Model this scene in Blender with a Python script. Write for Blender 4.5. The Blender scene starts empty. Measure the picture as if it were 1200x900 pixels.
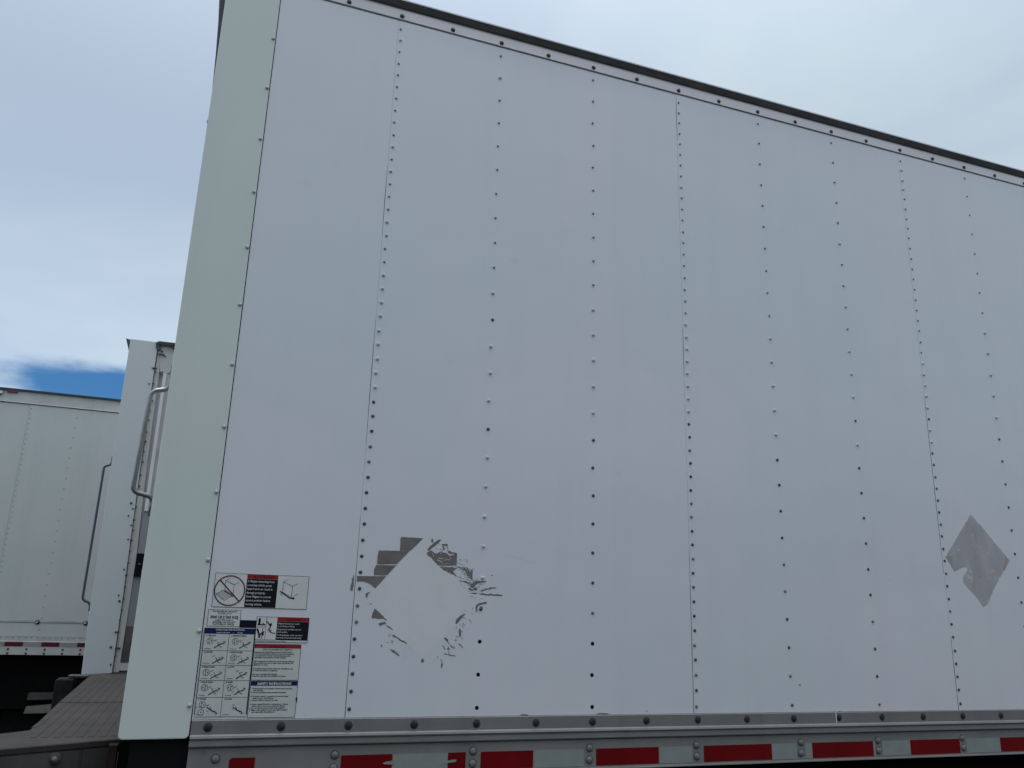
import bpy, bmesh, math, random
from mathutils import Vector, Matrix
random.seed(7)
R = math.radians
SC = bpy.context.scene
COL = SC.collection
ZO = 1.2            # height of the side wall's bolt line above the ground

# ------------------------------------------------------------------ camera
cd = bpy.data.cameras.new('camera')
cam = bpy.data.objects.new('camera', cd); COL.objects.link(cam); SC.camera = cam
cd.sensor_fit = 'HORIZONTAL'; cd.sensor_width = 36.0; cd.lens = 36.0 * 968.80962 / 1200.0
cd.clip_start = 0.05; cd.clip_end = 3000
yaw, pitch, roll = 0.34538, 0.27353, 0.02941
fw = Vector((math.sin(yaw)*math.cos(pitch), math.cos(yaw)*math.cos(pitch), math.sin(pitch)))
rt = Vector((math.cos(yaw), -math.sin(yaw), 0)); up = rt.cross(fw)
rt2 = rt*math.cos(roll) + up*math.sin(roll); up2 = up*math.cos(roll) - rt*math.sin(roll)
m3 = Matrix((rt2, up2, -fw)).transposed()
cam.matrix_world = Matrix.Translation((-0.47242, -2.68715, 0.33181 + ZO)) @ m3.to_4x4()

# ------------------------------------------------------------------ world, sun, exposure
SUN_EL, SUN_AZ = R(58), R(-28)          # azimuth from +Y towards +X
W = bpy.data.worlds.new('World'); SC.world = W; W.use_nodes = True
nt = W.node_tree; N = nt.nodes; L = nt.links; N.clear()
def wn(t, **k):
    n = N.new(t)
    for a, b in k.items(): setattr(n, a, b)
    return n
out = wn('ShaderNodeOutputWorld')
sky = wn('ShaderNodeTexSky', sky_type='NISHITA', sun_disc=False, sun_elevation=SUN_EL, sun_rotation=SUN_AZ)
sky.air_density = 1.3; sky.dust_density = 0.6
bg_sky = wn('ShaderNodeBackground'); bg_sky.inputs[1].default_value = 0.052
tint = wn('ShaderNodeMix', data_type='RGBA', blend_type='MULTIPLY'); tint.inputs[0].default_value = 1.0
tint.inputs[7].default_value = (0.25, 0.58, 1.0, 1); L.new(sky.outputs[0], tint.inputs[6]); L.new(tint.outputs[2], bg_sky.inputs[0])
tc = wn('ShaderNodeTexCoord')
mp = wn('ShaderNodeMapping'); mp.inputs['Scale'].default_value = (1, 1, 2.0); mp.inputs['Rotation'].default_value = (0.2, 0.1, 0.5); mp.inputs['Location'].default_value = (11, 4, 1)
L.new(tc.outputs['Generated'], mp.inputs[0])
nz = wn('ShaderNodeTexNoise'); nz.inputs['Scale'].default_value = 1.7; nz.inputs['Detail'].default_value = 7; nz.inputs['Roughness'].default_value = 0.52; nz.inputs['Distortion'].default_value = 0.35
L.new(mp.outputs[0], nz.inputs['Vector'])
cr = wn('ShaderNodeValToRGB')
cr.color_ramp.elements[0].position = 0.34; cr.color_ramp.elements[0].color = (0.345, 0.435, 0.560, 1)
cr.color_ramp.elements[1].position = 0.57; cr.color_ramp.elements[1].color = (0.435, 0.530, 0.615, 1)
L.new(nz.outputs['Fac'], cr.inputs[0])
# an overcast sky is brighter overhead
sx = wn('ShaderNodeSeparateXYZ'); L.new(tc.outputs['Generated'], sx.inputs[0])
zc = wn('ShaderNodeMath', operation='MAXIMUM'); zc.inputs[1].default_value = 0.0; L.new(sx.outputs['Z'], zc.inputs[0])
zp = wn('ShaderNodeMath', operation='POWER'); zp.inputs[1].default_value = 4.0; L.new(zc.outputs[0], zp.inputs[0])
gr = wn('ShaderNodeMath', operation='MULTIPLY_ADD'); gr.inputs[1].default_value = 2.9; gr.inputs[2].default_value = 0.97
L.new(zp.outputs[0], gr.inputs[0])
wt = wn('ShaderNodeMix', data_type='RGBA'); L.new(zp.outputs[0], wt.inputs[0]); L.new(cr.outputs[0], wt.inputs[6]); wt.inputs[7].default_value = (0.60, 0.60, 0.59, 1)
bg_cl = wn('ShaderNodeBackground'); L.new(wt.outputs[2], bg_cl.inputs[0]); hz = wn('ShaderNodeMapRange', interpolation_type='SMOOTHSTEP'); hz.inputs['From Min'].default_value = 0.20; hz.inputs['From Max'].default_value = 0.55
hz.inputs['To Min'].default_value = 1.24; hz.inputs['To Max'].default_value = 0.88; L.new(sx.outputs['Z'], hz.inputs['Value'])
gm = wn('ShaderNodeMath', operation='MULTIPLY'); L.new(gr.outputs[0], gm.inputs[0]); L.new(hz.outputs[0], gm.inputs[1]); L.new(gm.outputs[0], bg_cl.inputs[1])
# a gap in the cloud low behind the trucks, its edge torn by noise
nz2 = wn('ShaderNodeTexNoise'); nz2.inputs['Scale'].default_value = 14; nz2.inputs['Detail'].default_value = 6; nz2.inputs['Roughness'].default_value = 0.55
mp2 = wn('ShaderNodeMapping'); mp2.inputs['Scale'].default_value = (1, 1, 2.6)
L.new(tc.outputs['Generated'], mp2.inputs[0]); L.new(mp2.outputs[0], nz2.inputs['Vector'])
def gap(c, sc):
    s1 = wn('ShaderNodeVectorMath', operation='SUBTRACT'); L.new(tc.outputs['Generated'], s1.inputs[0]); s1.inputs[1].default_value = c
    s2 = wn('ShaderNodeVectorMath', operation='MULTIPLY'); L.new(s1.outputs[0], s2.inputs[0]); s2.inputs[1].default_value = sc
    s3 = wn('ShaderNodeVectorMath', operation='LENGTH'); L.new(s2.outputs[0], s3.inputs[0])
    return s3.outputs['Value']
g1 = gap((-0.110, 0.967, 0.2240), (7.6, 3.0, 31.0))
nn = wn('ShaderNodeMath', operation='MULTIPLY_ADD'); L.new(nz2.outputs['Fac'], nn.inputs[0]); nn.inputs[1].default_value = 0.8; nn.inputs[2].default_value = -0.40
ad = wn('ShaderNodeMath', operation='ADD'); L.new(g1, ad.inputs[0]); L.new(nn.outputs[0], ad.inputs[1])
hole = wn('ShaderNodeMapRange', interpolation_type='SMOOTHSTEP'); hole.inputs['From Min'].default_value = 0.55; hole.inputs['From Max'].default_value = 1.10
hole.inputs['To Min'].default_value = 0.0; hole.inputs['To Max'].default_value = 1.0
L.new(ad.outputs[0], hole.inputs['Value'])
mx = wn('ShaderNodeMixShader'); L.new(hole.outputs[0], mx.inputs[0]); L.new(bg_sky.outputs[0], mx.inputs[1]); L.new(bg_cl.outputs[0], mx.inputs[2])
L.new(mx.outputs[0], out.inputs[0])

sl = bpy.data.lights.new('sun', 'SUN'); sl.energy = 0.6; sl.angle = R(12); sl.color = (1.0, 0.96, 0.9)
so = bpy.data.objects.new('sun', sl); COL.objects.link(so)
sd = Vector((math.sin(SUN_AZ)*math.cos(SUN_EL), math.cos(SUN_AZ)*math.cos(SUN_EL), math.sin(SUN_EL)))
so.rotation_euler = sd.to_track_quat('Z', 'Y').to_euler(); so.location = (0, 0, 30)
SC.view_settings.view_transform = 'Standard'; SC.view_settings.look = 'None'
SC.view_settings.gamma = 1; SC.view_settings.exposure = 0.21

# ------------------------------------------------------------------ materials
def mat(name, col, rough=0.5, metal=0.0, var=None, vscale=3.0, vstretch=(1, 1, 1), bump=0.0, bscale=20.0, bstretch=(1, 1, 1),
        spec=0.5, streak=None, rvar=0.0, dirt=None):
    """principled paint or metal; var = second colour mixed in by noise; streak = (colour, amount) of run-down marks"""
    m = bpy.data.materials.new(name); m.use_nodes = True
    t = m.node_tree; n = t.nodes; l = t.links
    b = n['Principled BSDF']; b.inputs['Base Color'].default_value = (*col, 1)
    b.inputs['Roughness'].default_value = rough; b.inputs['Metallic'].default_value = metal
    b.inputs['Specular IOR Level'].default_value = spec
    geo = n.new('ShaderNodeNewGeometry')
    def noise(scale, stretch, detail=5, rgh=0.55):
        mp = n.new('ShaderNodeMapping'); mp.inputs['Scale'].default_value = stretch
        l.new(geo.outputs['Position'], mp.inputs[0])
        z = n.new('ShaderNodeTexNoise'); z.inputs['Scale'].default_value = scale; z.inputs['Detail'].default_value = detail; z.inputs['Roughness'].default_value = rgh
        l.new(mp.outputs[0], z.inputs['Vector']); return z.outputs['Fac']
    cur = None
    def mixin(fac, colour, lo, hi, amt):
        nonlocal cur
        mr = n.new('ShaderNodeMapRange'); mr.inputs['From Min'].default_value = lo; mr.inputs['From Max'].default_value = hi
        mr.inputs['To Max'].default_value = amt; l.new(fac, mr.inputs['Value'])
        mxx = n.new('ShaderNodeMix'); mxx.data_type = 'RGBA'
        l.new(mr.outputs[0], mxx.inputs[0])
        if cur is None: mxx.inputs[6].default_value = (*col, 1)
        else: l.new(cur, mxx.inputs[6])
        mxx.inputs[7].default_value = (*colour, 1); cur = mxx.outputs[2]
    if var: mixin(noise(vscale, vstretch), var, 0.35, 0.65, 1.0)
    if streak: mixin(noise(9, (1, 1, 0.06), 6, 0.65), streak[0], 0.5, 0.8, streak[1])
    if dirt: mixin(noise(dirt[1], (1, 1, 1), 8, 0.7), dirt[0], dirt[2], dirt[2] + 0.08, dirt[3])
    if cur is not None: l.new(cur, b.inputs['Base Color'])
    if rvar:
        mr = n.new('ShaderNodeMapRange'); mr.inputs['To Min'].default_value = rough - rvar; mr.inputs['To Max'].default_value = rough + rvar
        l.new(noise(5, (1, 1, 0.4)), mr.inputs['Value']); l.new(mr.outputs[0], b.inputs['Roughness'])
    if bump:
        bp = n.new('ShaderNodeBump'); bp.inputs['Strength'].default_value = 1.0; bp.inputs['Distance'].default_value = bump
        l.new(noise(bscale, bstretch, 3, 0.5), bp.inputs['Height']); l.new(bp.outputs[0], b.inputs['Normal'])
    return m
M = dict(
    smear=mat('smeared_paint', (0.66, 0.67, 0.69), 0.55, 0, (0.745, 0.745, 0.775), 6),
    wall=mat('white_side_paint', (0.705, 0.745, 0.775), 0.36, 0, (0.775, 0.748, 0.800), 0.8, (1, 1, 0.7), bump=0.009, bscale=1.3, spec=0.8,
             streak=((0.55, 0.56, 0.58), 0.14), rvar=0.06, dirt=((0.42, 0.42, 0.43), 9, 0.64, 0.20)),
    corner=mat('corner_post_paint', (0.665, 0.725, 0.680), 0.33, 0, (0.70, 0.735, 0.700), 1.5, bump=0.003, bscale=2, streak=((0.5, 0.53, 0.52), 0.15),
               dirt=((0.35, 0.36, 0.36), 16, 0.72, 0.3)),
    bare=mat('weathered_bare_sheet', (0.155, 0.138, 0.133), 0.65, 0.1, (0.21, 0.19, 0.182), 14, bump=0.0004, bscale=120, dirt=((0.42, 0.44, 0.47), 22, 0.66, 0.7)),
    ghost=mat('cleaner_paint_patch', (0.785, 0.775, 0.815), 0.42, 0, (0.74, 0.73, 0.745), 7, spec=0.7, dirt=((0.62, 0.62, 0.63), 10, 0.58, 0.35)),
    placard=mat('faded_grey_placard_mark', (0.385, 0.368, 0.385), 0.65, 0.0, (0.48, 0.465, 0.485), 11, (1, 1, .5), dirt=((0.68, 0.68, 0.68), 22, 0.56, 0.6)),
    placard_brown=mat('brown_glue_stain', (0.34, 0.28, 0.24), 0.8, 0, (0.42, 0.37, 0.34), 12),
    rail=mat('aluminium_rail', (0.30, 0.282, 0.278), 0.5, 0.5, (0.25, 0.238, 0.235), 3, (0.6, 1, 1), bump=0.0006, bscale=40, bstretch=(0.03, 1, 1), rvar=0.1,
             streak=((0.17, 0.16, 0.16), 0.5), dirt=((0.12, 0.11, 0.11), 25, 0.66, 0.6)),
    toprail=mat('aluminium_top_rail', (0.80, 0.76, 0.78), 0.45, 0.05, (0.70, 0.67, 0.69), 4, (0.5, 1, 1), bump=0.0005, bscale=30, dirt=((0.25, 0.25, 0.25), 40, 0.66, 0.6)),
    lower=mat('dull_lower_rail', (0.28, 0.27, 0.255), 0.55, 0.2, (0.22, 0.213, 0.20), 3, bump=0.0005, bscale=60, streak=((0.17, 0.17, 0.16), 0.5),
              dirt=((0.14, 0.13, 0.12), 18, 0.64, 0.5)),
    dark_metal=mat('dark_rivet_steel', (0.075, 0.072, 0.075), 0.45, 0.3),
    steel=mat('steel_bolt', (0.20, 0.195, 0.195), 0.55, 0.2),
    grime=mat('grime_ring', (0.05, 0.047, 0.046), 0.9, 0, (0.10, 0.095, 0.09), 90, spec=0.2),
    midrivet=mat('worn_rivet', (0.26, 0.26, 0.28), 0.4, 0.2),
    painted=mat('painted_rivet', (0.60, 0.62, 0.66), 0.3),
    chrome=mat('tube_steel', (0.36, 0.36, 0.355), 0.3, 0.85, (0.22, 0.22, 0.22), 12),
    darktube=mat('dark_tube_steel', (0.10, 0.12, 0.16), 0.35, 0.7),
    black=mat('black_underbody', (0.004, 0.004, 0.0045), 0.9, 0, (0.007, 0.0065, 0.006), 6, spec=0.1),
    gapm=mat('black_sealant', (0.006, 0.006, 0.007), 0.8, spec=0.15),
    rubber=mat('tyre_rubber', (0.010, 0.010, 0.0105), 0.85, 0, (0.016, 0.015, 0.015), 15, spec=0.2, bump=0.001, bscale=60),
    block=mat('rubber_bumper', (0.012, 0.012, 0.013), 0.85, 0, (0.028, 0.028, 0.028), 20, spec=0.2),
    deck=mat('worn_deck_steel', (0.031, 0.026, 0.025), 0.75, 0.0, (0.050, 0.042, 0.040), 5, bump=0.0008, bscale=90, dirt=((0.022, 0.020, 0.020), 14, 0.55, 0.5), spec=0.3),
    skirt=mat('deck_front_steel', (0.062, 0.056, 0.052), 0.7, 0.0, (0.045, 0.041, 0.039), 8, bump=0.0008, bscale=60, streak=((0.16, 0.13, 0.11), 0.5)),
    rust=mat('rusty_steel', (0.035, 0.020, 0.018), 0.9, 0, (0.014, 0.011, 0.011), 30, spec=0.15),
    visor=mat('dark_grey_trim', (0.065, 0.066, 0.068), 0.55, 0.2, (0.09, 0.09, 0.09), 9),
    concrete=mat('lit_ground_beige', (0.22, 0.20, 0.18), 0.8, 0, (0.17, 0.155, 0.14), 20),
    cream=mat('cream_frame_paint', (0.60, 0.60, 0.58), 0.5, 0, (0.52, 0.52, 0.49), 6, streak=((0.33, 0.30, 0.26), 0.35)),
    ridge=mat('ridged_aluminium', (0.90, 0.89, 0.87), 0.4, 0.0, (0.72, 0.71, 0.70), 10, (1, 1, .2)),
    ridge_dull=mat('dull_ribbed_sheet', (0.50, 0.50, 0.49), 0.5, 0.0, (0.42, 0.42, 0.41), 12),
    bluegrey=mat('blue_grey_reflection', (0.27, 0.28, 0.30), 0.35, 0.2, (0.36, 0.37, 0.395), 5, (2, 1, .3)),
    brown=mat('brown_stained_sheet', (0.16, 0.14, 0.135), 0.7, 0.1, (0.08, 0.07, 0.07), 8),
    truck3=mat('greenish_white_side_paint', (0.535, 0.575, 0.545), 0.42, 0, (0.60, 0.595, 0.585), 1.2, bump=0.005, bscale=1.5, streak=((0.42, 0.45, 0.46), 0.3)),
    truck2=mat('white_corner_paint', (0.66, 0.675, 0.695), 0.38, 0, (0.63, 0.665, 0.665), 1.3, bump=0.003, bscale=1.5),
    flange=mat('dark_drip_flange', (0.055, 0.052, 0.051), 0.6, 0.0, (0.085, 0.080, 0.080), 30, (0.4, 1, 1), spec=0.2, streak=((0.03, 0.03, 0.03), 0.6)),
    dulltape=mat('dull_silver_tape', (0.27, 0.28, 0.285), 0.5, 0, (0.33, 0.335, 0.34), 30),
    boltdark=mat('blackened_bolt', (0.026, 0.025, 0.026), 0.6, 0, spec=0.25),
    fadedrivet=mat('faded_rivet', (0.20, 0.20, 0.205), 0.6),
    crease_tone=mat('crease_shade_dirt', (0.50, 0.52, 0.52), 0.5, 0, (0.22, 0.22, 0.23), 2.2, (1, 1, 1)),  # crease shadow and dirt streak painted together as dark noise
    seam=mat('dark_rail_edge', (0.06, 0.058, 0.062), 0.5, 0.4),
    red=mat('red_reflective_tape', (0.19, 0.003, 0.005), 0.5, 0, (0.15, 0.003, 0.005), 8, spec=0.12, streak=((0.08, 0.004, 0.006), 0.35), dirt=((0.06, 0.01, 0.01), 30, 0.68, 0.5)),
    silver=mat('silver_reflective_tape', (0.31, 0.335, 0.315), 0.4, 0.1, (0.28, 0.305, 0.29), 22, dirt=((0.46, 0.50, 0.47), 26, 0.6, 0.6)),
    lamp=mat('red_marker_lens', (0.16, 0.015, 0.02), 0.2),
    paper=mat('decal_white', (0.73, 0.725, 0.70), 0.45, 0, (0.67, 0.67, 0.65), 20, dirt=((0.45, 0.44, 0.42), 45, 0.66, 0.35)),
    paper_dull=mat('decal_off_white', (0.63, 0.64, 0.60), 0.45, 0, (0.57, 0.585, 0.55), 20, dirt=((0.40, 0.40, 0.38), 45, 0.66, 0.4)),
    ink=mat('black_print', (0.010, 0.010, 0.012), 0.5, spec=0.15),
    softink=mat('grey_print', (0.045, 0.045, 0.05), 0.5, spec=0.2),
    whiteink=mat('white_print', (0.8, 0.8, 0.8), 0.5),
    navy=mat('navy_print', (0.010, 0.018, 0.085), 0.5, spec=0.15),
    deepnavy=mat('dark_navy_print', (0.006, 0.007, 0.022), 0.5, spec=0.15),
    redprint=mat('red_print', (0.30, 0.022, 0.026), 0.5, spec=0.15),
    maroon=mat('maroon_print', (0.11, 0.012, 0.02), 0.5, spec=0.2),
    earth=mat('shade_bank_earth', (0.11, 0.095, 0.075), 0.95, 0, (0.07, 0.075, 0.045), 0.6, bump=0.03, bscale=6, spec=0.2),
    cornerbolt=mat('pale_steel_head', (0.50, 0.50, 0.49), 0.35, 0.2),
    asphalt=mat('asphalt', (0.042, 0.042, 0.043), 0.9, 0, (0.06, 0.059, 0.058), 0.8, bump=0.004, bscale=80, dirt=((0.11, 0.105, 0.1), 60, 0.6, 0.8)),
)

# ------------------------------------------------------------------ builders
def props(o, label=None, cat=None, group=None, kind=None):
    if label: o['label'] = label
    if cat: o['category'] = cat
    if group: o['group'] = group
    if kind: o['kind'] = kind
    return o
def thing(name, label, cat, loc, group=None):
    o = bpy.data.objects.new(name, None); COL.objects.link(o); o.location = loc; o.empty_display_size = 0.3
    return props(o, label, cat, group)
ORIG = {}
def root_loc(p):
    while p.parent: p = p.parent
    return Vector(p.location)
class MB:
    """collects boxes, prisms, tubes and strips; vertices in wall coordinates (z = 0 at the bolt line)"""
    def __init__(s): s.v = []; s.f = []; s.mi = []; s.m = 0; s.smooth = []
    def add(s, vs, fs, smooth=False):
        k = len(s.v); s.v += [tuple(q) for q in vs]
        for f in fs: s.f.append([k + i for i in f]); s.mi.append(s.m); s.smooth.append(smooth)
        return s
    def box(s, x0, x1, y0, y1, z0, z1):
        v = [(x0,y0,z0),(x1,y0,z0),(x1,y1,z0),(x0,y1,z0),(x0,y0,z1),(x1,y0,z1),(x1,y1,z1),(x0,y1,z1)]
        return s.add(v, [(0,1,5,4),(1,2,6,5),(2,3,7,6),(3,0,4,7),(4,5,6,7),(3,2,1,0)])
    def prism_xz(s, pts, y0, y1):
        """outline in the XZ plane (any winding), front at y0, back at y1"""
        a = sum(pts[i][0]*pts[(i+1) % len(pts)][1] - pts[(i+1) % len(pts)][0]*pts[i][1] for i in range(len(pts)))
        if a < 0: pts = pts[::-1]
        n = len(pts); v = [(x, y0, z) for x, z in pts] + [(x, y1, z) for x, z in pts]
        return s.add(v, [tuple(range(n)), tuple(range(2*n-1, n-1, -1))] + [((i+1) % n, i, n+i, n+(i+1) % n) for i in range(n)])
    def prism_yz(s, pts, x0, x1, segs=1, wob=0.0):
        a = sum(pts[i][0]*pts[(i+1) % len(pts)][1] - pts[(i+1) % len(pts)][0]*pts[i][1] for i in range(len(pts)))
        if a < 0: pts = pts[::-1]
        n = len(pts); v = []
        for k in range(segs+1):
            x = x0 + (x1-x0)*k/segs; d = random.uniform(-wob, wob)
            v += [(x, y + d, z + d*0.5) for y, z in pts]
        f = []
        for k in range(segs):
            for i in range(n):
                f.append((k*n+i, (k*n+(i+1) % n), (k+1)*n+(i+1) % n, (k+1)*n+i))
        f.append(tuple(range(n-1, -1, -1))); f.append(tuple(segs*n+i for i in range(n)))
        return s.add(v, f)
    def prism_xy(s, pts, z0, z1):
        a = sum(pts[i][0]*pts[(i+1) % len(pts)][1] - pts[(i+1) % len(pts)][0]*pts[i][1] for i in range(len(pts)))
        if a < 0: pts = pts[::-1]
        n = len(pts); v = [(x, y, z0) for x, y in pts] + [(x, y, z1) for x, y in pts]
        return s.add(v, [tuple(range(n-1, -1, -1)), tuple(range(n, 2*n))] + [(i, (i+1) % n, n+(i+1) % n, n+i) for i in range(n)])
    def tube(s, path, r, seg=10):
        P = [Vector(p) for p in path]; rings = []
        for i, p in enumerate(P):
            d = (P[min(i+1, len(P)-1)] - P[max(i-1, 0)]).normalized()
            a = Vector((0, 1, 0)) if abs(d.y) < 0.9 else Vector((1, 0, 0))
            u = d.cross(a).normalized(); w = d.cross(u)
            rings.append([p + u*r*math.cos(2*math.pi*k/seg) + w*r*math.sin(2*math.pi*k/seg) for k in range(seg)])
        v = [q for ring in rings for q in ring]; f = []
        for i in range(len(P)-1):
            for k in range(seg):
                f.append((i*seg+k, i*seg+(k+1) % seg, (i+1)*seg+(k+1) % seg, (i+1)*seg+k))
        f.append(tuple(range(seg-1, -1, -1))); f.append(tuple((len(P)-1)*seg+k for k in range(seg)))
        return s.add(v, f, True)
    def dome(s, x, y, z, r, h, seg=8, flange=0.0):
        """rivet head on a wall facing -Y"""
        v = []; f = []
        prof = ([(flange, 0.0), (flange, -h*0.12)] if flange else []) + [(r, 0 if not flange else -h*0.12), (r*0.93, -h*0.45), (r*0.62, -h*0.85)]
        for rr, dy in prof:
            v += [(x + rr*math.cos(2*math.pi*k/seg), y + dy, z + rr*math.sin(2*math.pi*k/seg)) for k in range(seg)]
        v.append((x, y - h, z)); n = len(prof)
        for i in range(n-1):
            for k in range(seg): f.append((i*seg+k, i*seg+(k+1) % seg, (i+1)*seg+(k+1) % seg, (i+1)*seg+k))
        for k in range(seg): f.append(((n-1)*seg+k, (n-1)*seg+(k+1) % seg, n*seg))
        return s.add(v, f, True)
    def line(s, pts, w, y0, y1, close=False):
        """a printed line of width w on the wall plane"""
        P = [Vector((p[0], p[1])) for p in pts]
        if close: P.append(P[0])
        for a, b in zip(P, P[1:]):
            d = b - a
            if d.length < 1e-6: continue
            n = Vector((-d.y, d.x)).normalized()*w/2
            s.prism_xz([tuple(a-n), tuple(b-n), tuple(b+n), tuple(a+n)], y0, y1)
        return s
    def ring(s, cx, cz, r, w, y0, y1, seg=28):
        for k in range(seg):
            a, b = 2*math.pi*k/seg, 2*math.pi*(k+1)/seg
            q = lambda rr, t: (cx + rr*math.cos(t), cz + rr*math.sin(t))
            s.prism_xz([q(r-w/2, a), q(r-w/2, b), q(r+w/2, b), q(r+w/2, a)], y0, y1)
        return s
    def build(s, name, mats, parent=None, label=None, kind=None, bevel=0.0):
        me = bpy.data.meshes.new(name)
        o3 = root_loc(parent) if parent else Vector((0, 0, 0))
        me.from_pydata([(x-o3.x, y-o3.y, z+ZO-o3.z) for x, y, z in s.v], [], s.f)
        mats = mats if isinstance(mats, (list, tuple)) else [mats]
        for m in mats: me.materials.append(m)
        for p, i, sm in zip(me.polygons, s.mi, s.smooth): p.material_index = i; p.use_smooth = sm
        me.update()
        o = bpy.data.objects.new(name, me); COL.objects.link(o)
        if parent: o.parent = parent
        if bevel:
            b = o.modifiers.new('edge', 'BEVEL'); b.width = bevel; b.segments = 2; b.limit_method = 'ANGLE'
        return props(o, label, None, None, kind)
def place(name, mesh, x, y, z, parent, label=None, rot=0.0):
    """one more object that shares mesh data, put at wall coordinates"""
    o = bpy.data.objects.new(name, mesh); COL.objects.link(o); o.parent = parent
    r = root_loc(parent); o.location = (x-r.x, y-r.y, z+ZO-r.z); o.rotation_euler = (0, rot, 0)
    if label: o['label'] = label
    return o
def proto(mb, name, mats):
    me = bpy.data.meshes.new(name); me.from_pydata(mb.v, [], mb.f)
    for m in mats: me.materials.append(m)
    for p, i, sm in zip(me.polygons, mb.mi, mb.smooth): p.material_index = i; p.use_smooth = sm
    return me
def subdiv_sheet(s, x0, x1, z0, z1, y_l, y_r, th, nx, nz, f):
    """a thin sheet whose front face carries a shallow relief f(x, z)"""
    v = []
    for j in range(nz+1):
        for i in range(nx+1):
            x = x0 + (x1-x0)*i/nx; z = z0 + (z1-z0)*j/nz
            e = 0 if (i in (0, nx) or j in (0, nz)) else 1
            v.append((x, y_l + (y_r-y_l)*i/nx + e*f(x, z), z))
    fs = [(j*(nx+1)+i, j*(nx+1)+i+1, (j+1)*(nx+1)+i+1, (j+1)*(nx+1)+i) for j in range(nz) for i in range(nx)]
    s.add(v, fs, True)
    s.add([(x0,y_l,z0),(x1,y_r,z0),(x1,y_r+th,z0),(x0,y_l+th,z0),(x0,y_l,z1),(x1,y_r,z1),(x1,y_r+th,z1),(x0,y_l+th,z1)],
          [(1,2,6,5),(2,3,7,6),(3,0,4,7),(4,5,6,7),(3,2,1,0)])

# ------------------------------------------------------------------ ground
g = MB(); g.add([(-400,-400,-ZO),(400,-400,-ZO),(400,400,-ZO),(-400,400,-ZO)], [(0,1,2,3)])
g.build('ground', M['asphalt'], kind='structure')
# unseen earth bank added behind the camera to shade the lower wall
g = MB(); n = 48; rb = random.Random(3); prof = [(-7.4, -0.02), (-8.2, 1.0), (-9.6, 2.8), (-11.4, 4.4), (-15.0, 5.5), (-40.0, 5.8), (-60.0, -0.02)]
vs = []
for i in range(n+1):
    x = -70 + 140*i/n
    for j, (y, z) in enumerate(prof): vs.append((x, y + rb.uniform(-.25, .25), z - ZO + (rb.uniform(-.18, .18) if 0 < j < 6 else 0)))
k = len(prof)
g.add(vs, [(i*k+j, i*k+j+1, (i+1)*k+j+1, (i+1)*k+j) for i in range(n) for j in range(k-1)], True)
g.build('unseen_shade_bank', M['earth'], kind='structure')

# ------------------------------------------------------------------ shared small meshes
def rivet_mesh(name, r, h, m, seg=8, fl=0.0):
    b = MB(); b.dome(0, 0, 0, r, h, seg, fl); return proto(b, name, [m])
RV_DARK = rivet_mesh('rivet_dark', 0.0060, 0.0042, M['dark_metal'])
RV_PAINT = rivet_mesh('rivet_painted', 0.0062, 0.0075, M['painted'])
RV_MID = rivet_mesh('rivet_worn', 0.0047, 0.0055, M['midrivet'])
RV_STEEL = rivet_mesh('rivet_steel', 0.0060, 0.0045, M['steel'])
b = MB(); b.dome(0, 0, 0, 0.0072, 0.0008, 8); RV_HOLE = proto(b, 'rivet_hole_plug', [M['gapm']])
b = MB(); b.dome(0, 0, 0, 0.0068, 0.0062, 10); CORNER_RV = proto(b, 'corner_rivet', [M['cornerbolt']])
def bolt_mesh(name, r, h, m, halo):
    b = MB(); b.dome(0, 0, 0, halo, 0.0006, 14); b.m = 1; b.dome(0, -0.0004, 0, r, h, 12)
    return proto(b, name, [M['grime'], m])
BOLT = bolt_mesh('rail_bolt', 0.0100, 0.0042, M['boltdark'], 0.0135)
BOLT_LOW = bolt_mesh('lower_rail_bolt', 0.0115, 0.0075, M['steel'], 0.0135)
BOLT_TOP = bolt_mesh('top_rail_bolt', 0.0085, 0.0065, M['dark_metal'], 0.0092)

def wheel(parent, x, y0, w, r=0.50):
    """wheel turning about Y; part with tyre and rim as its sub-parts"""
    hub = MB()
    def disc(mb, ya, yb, rr, seg=32, rin=0.0, bev=0.03):
        prof = [(rin, ya), (rr-bev, ya), (rr, ya+bev), (rr, yb-bev), (rr-bev, yb), (rin, yb)]
        v = []
        for q, yy in prof: v += [(x + q*math.cos(2*math.pi*k/seg), yy, -ZO + r + q*math.sin(2*math.pi*k/seg)) for k in range(seg)]
        fs = [(i*seg+k, (i+1)*seg+k, (i+1)*seg+(k+1) % seg, i*seg+(k+1) % seg) for i in range(len(prof)) if i < len(prof)-1 for k in range(seg)]
        if rin: fs += [((len(prof)-1)*seg+k, k, (k+1) % seg, (len(prof)-1)*seg+(k+1) % seg) for k in range(seg)]
        mb.add(v, fs, True)
    disc(hub, y0-0.01, y0+w, 0.11, bev=0.01)
    h = hub.build('wheel', M['steel'], parent)
    t = MB(); disc(t, y0, y0+w, r, rin=0.28); t.build('tyre', M['rubber'], h)
    t = MB(); disc(t, y0+0.03, y0+w-0.03, 0.28, rin=0.11, bev=0.015); t.build('rim', M['ridge_dull'], h)
    return h

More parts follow.
